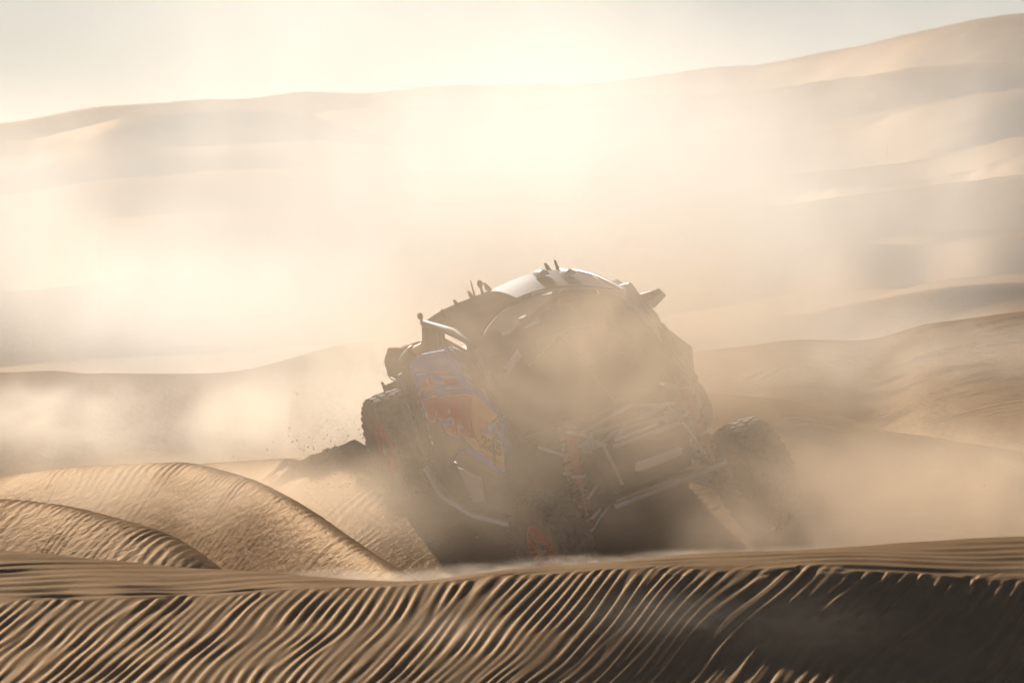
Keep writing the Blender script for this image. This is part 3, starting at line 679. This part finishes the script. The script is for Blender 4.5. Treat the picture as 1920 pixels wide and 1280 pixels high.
    # ---- wheels
    def tyre_mb():
        mb = MB(); r0 = TYRE_R - .018
        prof = [(.20, -.105), (.24, -.125), (.30, -.137), (.345, -.134), (r0 - .012, -.118), (r0, -.095), (r0 + .004, 0), (r0, .095), (r0 - .012, .118), (.345, .134), (.30, .137), (.24, .125), (.20, .105)]
        mb.lathe(prof, 64, closed=True)
        nb = 34
        for k in range(nb):
            for row, (yy, wy, dx) in enumerate(((-.092, .050, 0), (-.033, .046, .5), (.033, .046, 0), (.092, .050, .5))):
                a = 2 * math.pi * (k + dx) / nb; rot = Matrix.Rotation(-a, 3, 'Y')
                rr_ = r0 + .006 - (.008 if abs(yy) > .06 else 0)
                mb.box(rot @ Vector((rr_, yy, 0)), (.028, wy, .052), rot @ Matrix.Rotation(.25 * (1 if row % 2 else -1), 3, 'X') , .9)
        for k in range(nb):
            for s in (-1, 1):
                a = 2 * math.pi * (k + .25) / nb; rot = Matrix.Rotation(-a, 3, 'Y')
                mb.box(rot @ Vector((r0 - .034, s * .124, 0)), (.05, .018, .03), rot)
        return mb
    def rim_mb(s):
        mb = MB(); y = s * .10
        mb.lathe([(.205, -.105), (.212, -.105), (.212, .105), (.205, .105), (.185, .06), (.185, -.06)], 48, closed=True)
        mb.lathe([(.188, y), (.206, y), (.206, y - s * .02), (.188, y - s * .02)], 48, closed=True)
        for k in range(14):
            a = 2 * math.pi * k / 14; rot = Matrix.Rotation(-a, 3, 'Y')
            for dv in (-.10, .10):
                p0 = rot @ Vector((.055, y - s * .035, 0)); r2 = Matrix.Rotation(-a - dv * 1.2, 3, 'Y'); p1 = r2 @ Vector((.195, y - s * .008, 0))
                mb.tube([p0, p1], [.011, .008], 6)
        mb.lathe([(0.001, y - s * .015), (.05, y - s * .018), (.066, y - s * .03), (.066, y - s * .06), (.0, y - s * .06)], 24)
        mb.lathe([(.0, y - s * .075), (.19, y - s * .075), (.19, y - s * .085), (.0, y - s * .085)], 32)
        return mb
    tyre_me = tyre_mb().build('tyre', M_RUBBER, None, smooth=True, raw=True)
    first = True
    for key, (x, y, z) in WHEELS.items():
        s = -1 if y < 0 else 1
        hub = MB(); hub.lathe([(.0, s * .125), (.032, s * .125), (.045, s * .10), (.045, -s * .08), (.13, -s * .08), (.13, -s * .10), (.0, -s * .10)], 20)
        for k in range(6):
            a = 2 * math.pi * k / 6; hub.box((.052 * math.cos(a), s * .10, .052 * math.sin(a)), (.016, .03, .016))
        w = hub.build('wheel', M_STEEL, root, smooth=True, raw=True)
        st = R(7) if key[0] == 'f' else 0.0
        w.location = (x, y, z + ZB); w.rotation_euler = (0, R(13 * (x + y)), st)
        if first: ty = tyre_me; first = False
        else: ty = tyre_me.copy(); C.objects.link(ty)
        ty.name = 'tyre'; ty.parent = w
        rim_mb(s).build('rim', M_RIM, w, smooth=True, raw=True)
    # ---- suspension
    def coil(a, b, r, turns, wire, name, mat):
        a, b = Vector(a), Vector(b); d = b - a; dn = d.normalized(); e1 = dn.orthogonal().normalized(); e2 = dn.cross(e1)
        n = turns * 12
        MB().tube([a + d * (k / n) + (e1 * math.cos(2 * math.pi * k / 12) + e2 * math.sin(2 * math.pi * k / 12)) * r for k in range(n + 1)], wire, 6).build(name, mat, root, smooth=True)
    for s, nm in sides:
        kf = 'fr' if s < 0 else 'fl'; kr = 'rr' if s < 0 else 'rl'
        for key, xs in ((kf, (1.12, 1.42)), (kr, (-1.35, -.85))):
            wx, wy, wz = WHEELS[key]; ky = wy - s * .13
            for zc, hz_ in ((-.06, -.10), (.14, .10)):
                for xa in xs:
                    MB().tube([L(xa, s * .30, zc), (wx, ky, wz + hz_)], .020, 8).build('control_arm', M_STEEL, root, smooth=True)
            MB().tube([(wx, ky, wz), L(wx - .03, s * .22, .02)], .022, 8).build('drive_shaft', M_STEEL, root, smooth=True)
            for k, dx in enumerate((-.07, .07)):
                top = L(wx + dx - .06, s * .44, .56); bot = Vector((wx + dx - .02, ky - s * .12, wz - .02))
                MB().tube([top, top.lerp(bot, .5)], .034, 12).build('shock_body', M_SPRING if k else M_STEEL, root, smooth=True)
                MB().tube([top.lerp(bot, .45), bot], .016, 10).build('shock_shaft', M_STEEL, root, smooth=True)
                coil(top.lerp(bot, .06), top.lerp(bot, .92), .046, 9, .009, 'coil_spring', M_SPRING if k else M_DARK)
                MB().tube([top.lerp(bot, .40), top.lerp(bot, .43)], .055, 12).build('spring_collar', M_WHITE, root, smooth=True)
        # front brackets
        MB().box(L(1.30, s * .40, .52), (.30, .05, .08)).build('shock_mount', M_STEEL, root, bevel=.01)
    return root
buggy()
# ------------------------------------------------------------------ loose sand: bright grains on the near dune and in the air
def grains():
    rng = random.Random(5)
    m = bpy.data.materials.new('quartz_grain'); t = NT(m)
    a = t.n('BsdfTranslucent', {'Color': (.95, .88, .76, 1)}); b = t.n('BsdfGlossy', {'Color': (.9, .9, .88, 1), 'Roughness': .2})
    mx = t.n('MixShader', {0: .4, 1: a.outputs[0], 2: b.outputs[0]}); t.link(mx.outputs[0], t.out.inputs['Surface'])
    def octa(mb, c, r):
        mb.add([c + Vector(d) * r for d in ((1, 0, 0), (-1, 0, 0), (0, 1, 0), (0, -1, 0), (0, 0, 1), (0, 0, -1))],
               [(0, 2, 4), (2, 1, 4), (1, 3, 4), (3, 0, 4), (2, 0, 5), (1, 2, 5), (3, 1, 5), (0, 3, 5)])
    mb = MB(); nr, nc = FGX.shape
    for _ in range(900):
        i = rng.randrange(60, nr - 60); j = rng.randrange(80, nc - 80)
        r = .0009 + .0016 * rng.random() ** 3
        octa(mb, Vector((FGX[i, j], FGY[i, j], FGZ[i, j] + r * .7)), r)
    o = mb.build('sand_grains', m, None, raw=True); o['kind'] = 'stuff'
    mb = MB()
    for _ in range(260):
        d = rng.uniform(25, 42); px = rng.uniform(-100, 2020); py = rng.triangular(480, 1230, 1000)
        if py > 640 + 430 * 27 / d and d > 27: continue
        octa(mb, Vector(((px - 960) / F * d, d, pz(py, d))), .0012 + .0026 * rng.random() ** 3)
    o = mb.build('flying_sand', m, None, raw=True); o['kind'] = 'stuff'

    # sheets of sand thrown off the right-hand wheels
    ms = bpy.data.materials.new('thrown_sand'); t = NT(ms)
    a = t.n('BsdfDiffuse', {'Color': (.42, .27, .14, 1)}); b = t.n('BsdfTranslucent', {'Color': (.42, .27, .14, 1)})
    mx = t.n('MixShader', {0: .5, 1: a.outputs[0], 2: b.outputs[0]}); t.link(mx.outputs[0], t.out.inputs['Surface'])
    mb = MB()
    for key, n, vx, vy, vz in (('rr', 1500, -1.9, 1.0, 1.5), ('fr', 900, -1.4, -.2, 1.3), ('fl', 500, 1.2, .3, 1.2)):
        x, y, z = WHEELS[key]; c = car_w(x - .1, y, z - TYRE_R * .9)
        for _ in range(n):
            tt = rng.random() ** .7 * .38; k = rng.gauss(1, .35)
            p = c + Vector((vx * k * tt + rng.gauss(0, .05), vy * k * tt + rng.gauss(0, .12), vz * max(.1, rng.gauss(.75, .4)) * tt - 2.2 * tt * tt + rng.gauss(.02, .03)))
            octa(mb, p, .0018 + .0055 * rng.random() ** 4)
    o = mb.build('thrown_sand', ms, None, raw=True); o['kind'] = 'stuff'
grains()
# ------------------------------------------------------------------ haze and dust
def box_mesh(name, lo, hi, mat):
    bm = bmesh.new(); bmesh.ops.create_cube(bm, size=1.0)
    for v in bm.verts:
        v.co = Vector([lo[i] + (v.co[i] + .5) * (hi[i] - lo[i]) for i in range(3)])
    me = bpy.data.meshes.new(name); bm.to_mesh(me); bm.free(); me.materials.append(mat)
    o = bpy.data.objects.new(name, me); C.objects.link(o); return o
HZ = bpy.data.materials.new('haze_air'); t = NT(HZ)
v = t.n('VolumePrincipled', {'Color': (0.95, 0.89, 0.80, 1), 'Density': 0.00035, 'Anisotropy': 0.55})
t.link(v.outputs[0], t.out.inputs['Volume'])
hz = box_mesh('haze', (-620, -40, -4.2), (700, 650, 40), HZ); hz['kind'] = 'stuff'

def W(px, py, d): return ((px - 960) / F * d, d, pz(py, d))
def dust_cloud(name, lo, hi, blobs, scale, stretch, contrast, seed, voxel, aniso=0.5, col=(0.95, 0.83, 0.68, 1), detail=4.0, gain=1.0, wisp=(1, 1, 1), wc=.75):
    """a cloud of blown sand: puffs times turbulence, evaluated once into a voxel grid"""
    m = bpy.data.materials.new(name); t = NT(m)
    v = t.n('VolumePrincipled', {'Color': col, 'Density': 1.0, 'Anisotropy': aniso})
    v.inputs['Density Attribute'].default_value = 'density'
    t.link(v.outputs[0], t.out.inputs['Volume'])
    m.cycles.volume_step_rate = 1.0
    ng = bpy.data.node_groups.new(name, 'GeometryNodeTree')
    ng.interface.new_socket('Geometry', in_out='OUTPUT', socket_type='NodeSocketGeometry')
    def n(kind, ins=None, **props):
        nd = ng.nodes.new(kind)
        for k, val in props.items(): setattr(nd, k, val)
        for k, val in (ins or {}).items():
            if isinstance(val, bpy.types.NodeSocket): ng.links.new(val, nd.inputs[k])
            else: nd.inputs[k].default_value = val
        return nd
    def ma(op, a, b=0.0): return n('ShaderNodeMath', {0: a, 1: b}, operation=op).outputs[0]
    def vm(op, a, b=(0, 0, 0)):
        nd = n('ShaderNodeVectorMath', {0: a, 1: b}, operation=op)
        return nd.outputs['Value'] if op == 'DOT_PRODUCT' else nd.outputs[0]
    P = n('GeometryNodeInputPosition').outputs[0]
    S = vm('MULTIPLY', P, stretch)
    wv = n('ShaderNodeTexNoise', {'Vector': S, 'Scale': scale * .6, 'Detail': 2.0})
    wp = vm('ADD', S, vm('MULTIPLY', vm('SUBTRACT', wv.outputs['Color'], (.5, .5, .5)), (1.8, 1.8, 1.8)))
    no = n('ShaderNodeTexNoise', {'Vector': vm('ADD', wp, (seed * 7.3, seed * 3.1, seed * 5.7)), 'Scale': scale, 'Detail': detail, 'Roughness': .6}).outputs[0]
    tot = None
    for c, r, w in blobs:
        q = vm('DIVIDE', vm('SUBTRACT', P, c), r)
        g = ma('MAXIMUM', ma('SUBTRACT', 1.0, vm('DOT_PRODUCT', q, q)), 0.0)
        g = ma('MULTIPLY', ma('MULTIPLY', g, g), w * gain)
        tot = g if tot is None else ma('ADD', tot, g)
    f = n('ShaderNodeMapRange', {0: no, 1: .5 - .5 / contrast, 2: .5 + .5 / contrast, 3: 0.0, 4: 2.0})
    n2 = n('ShaderNodeTexNoise', {'Vector': vm('MULTIPLY', vm('ADD', wp, vm('MULTIPLY', wv.outputs['Color'], (.9, .9, .9))), wisp), 'Scale': scale * 2.6, 'Detail': 3.0, 'Roughness': .55}).outputs[0]
    f2 = n('ShaderNodeMapRange', {0: n2, 1: .36, 2: .66, 3: 1 - wc, 4: 1 + wc})
    den = ma('MULTIPLY', ma('MULTIPLY', tot, f.outputs[0]), f2.outputs[0])
    res = [max(8, int((hi[i] - lo[i]) / voxel[i])) for i in range(3)]
    vc = n('GeometryNodeVolumeCube', {'Density': den, 'Background': 0.0, 'Min': lo, 'Max': hi,
                                      'Resolution X': res[0], 'Resolution Y': res[1], 'Resolution Z': res[2]})
    sm = n('GeometryNodeSetMaterial', {0: vc.outputs[0], 'Material': m})
    out = ng.nodes.new('NodeGroupOutput'); ng.links.new(sm.outputs[0], out.inputs[0])
    me = bpy.data.meshes.new(name); me.materials.append(m)
    o = bpy.data.objects.new(name, me); C.objects.link(o)
    md = o.modifiers.new('puffs', 'NODES'); md.node_group = ng
    o['kind'] = 'stuff'
    return o
dust_cloud('dust_plume', (-9.5, 48.5, -2.6), (9.5, 84, 6.8), [
    (W(1020, 440, 60), (3.1, 8, 2.1), .18),
    (W(1200, 330, 66), (2.9, 8, 2.2), .09),
    (W(700, 120, 64), (3.8, 8, 2.8), .07),
    (W(620, 170, 60), (1.9, 5, 2.2), .03),
    (W(1080, 190, 66), (3.4, 8, 2.3), .055),
    (W(200, 440, 70), (5.0, 10, 2.2), .09),
    (W(450, 600, 66), (3.2, 8, 1.2), .16),
    (W(1560, 440, 68), (2.8, 8, 2.8), .05),
    (W(1330, 470, 62), (2.2, 6, 1.5), .07),
    (W(1750, 330, 74), (4.2, 9, 3.6), .045),
], .55, (1.2, .55, .8), 1.55, 1, (.12, .4, .12), aniso=.62, col=(.993, .95, .885, 1), wisp=(1.1, .7, .8), wc=.30)
dust_cloud('blowing_dust', (-4.5, 29.5, -2.6), (5, 48.4, 1.9), [
    (W(1150, 690, 41.5), (3.0, 4.0, 1.5), .17),
    (W(1250, 700, 42), (1.8, 3.0, 1.1), .08),
    (W(1720, 940, 40.5), (1.9, 4.4, .62), .42),
    (W(1800, 800, 41), (1.8, 4.0, .7), .07),
    (W(680, 940, 40.5), (1.7, 3.5, .6), .05),
    (W(1480, 1010, 41.0), (1.2, 1.6, .36), .30),
    (W(800, 965, 42.3), (.7, 1.0, .32), .12),
    (W(1080, 1000, 44.8), (1.5, .9, .36), .60),
    (W(690, 905, 45), (.45, .7, .32), .36),
    (W(570, 850, 47.6), (.55, .8, .26), .7),
    (W(330, 915, 40.5), (1.5, 2.2, .32), .50),
    (W(560, 960, 39.5), (1.0, 1.6, .34), .45),
], .9, (1.0, .7, 1.0), 2.3, 2, (.06, .15, .05), aniso=.5, col=(.935, .755, .56, 1), wisp=(.8, .7, 1.4))
dust_cloud('ground_dust', (-6.2, 48.45, -2.5), (7.0, 61, 1.3), [
    (W(250, 790, 52.5), (3.0, 3.4, .62), .33),
    (W(620, 800, 52.0), (1.6, 3.0, .62), .36),
    (W(820, 690, 55), (2.6, 5, .95), .26),
    (W(1600, 670, 54), (3.0, 4.5, .62), .13),
], 1.0, (1.0, .6, 1.2), 2.4, 5, (.09, .25, .06), aniso=.55, col=(.97, .88, .76, 1), detail=5.0, wisp=(.8, .8, 1.2))
dust_cloud('crest_spray', (-1.3, 25.7, -1.5), (2.5, 29.6, -.78), [
    (W(1230, 1150, 26.6), (.45, .5, .14), .16),
    (W(1500, 1170, 26.5), (.6, .5, .20), .06),
    (W(850, 1180, 26.4), (.35, .5, .10), .16),
    (W(620, 1078, 28.1), (.35, .7, .035), .5),
    (W(780, 1084, 28.0), (.45, .6, .042), .8),
    (W(930, 1071, 28.0), (.45, .6, .045), .8),
    (W(1120, 1056, 28.1), (.5, .6, .045), .8),
    (W(1330, 1044, 28.2), (.5, .6, .040), .8),
    (W(1550, 1036, 28.3), (.5, .6, .035), .6),
], 4.0, (1.0, .8, 2.5), 2.6, 3, (.04, .12, .015), aniso=.5, col=(.95, .82, .66, 1), wisp=(.6, .8, 1.5))
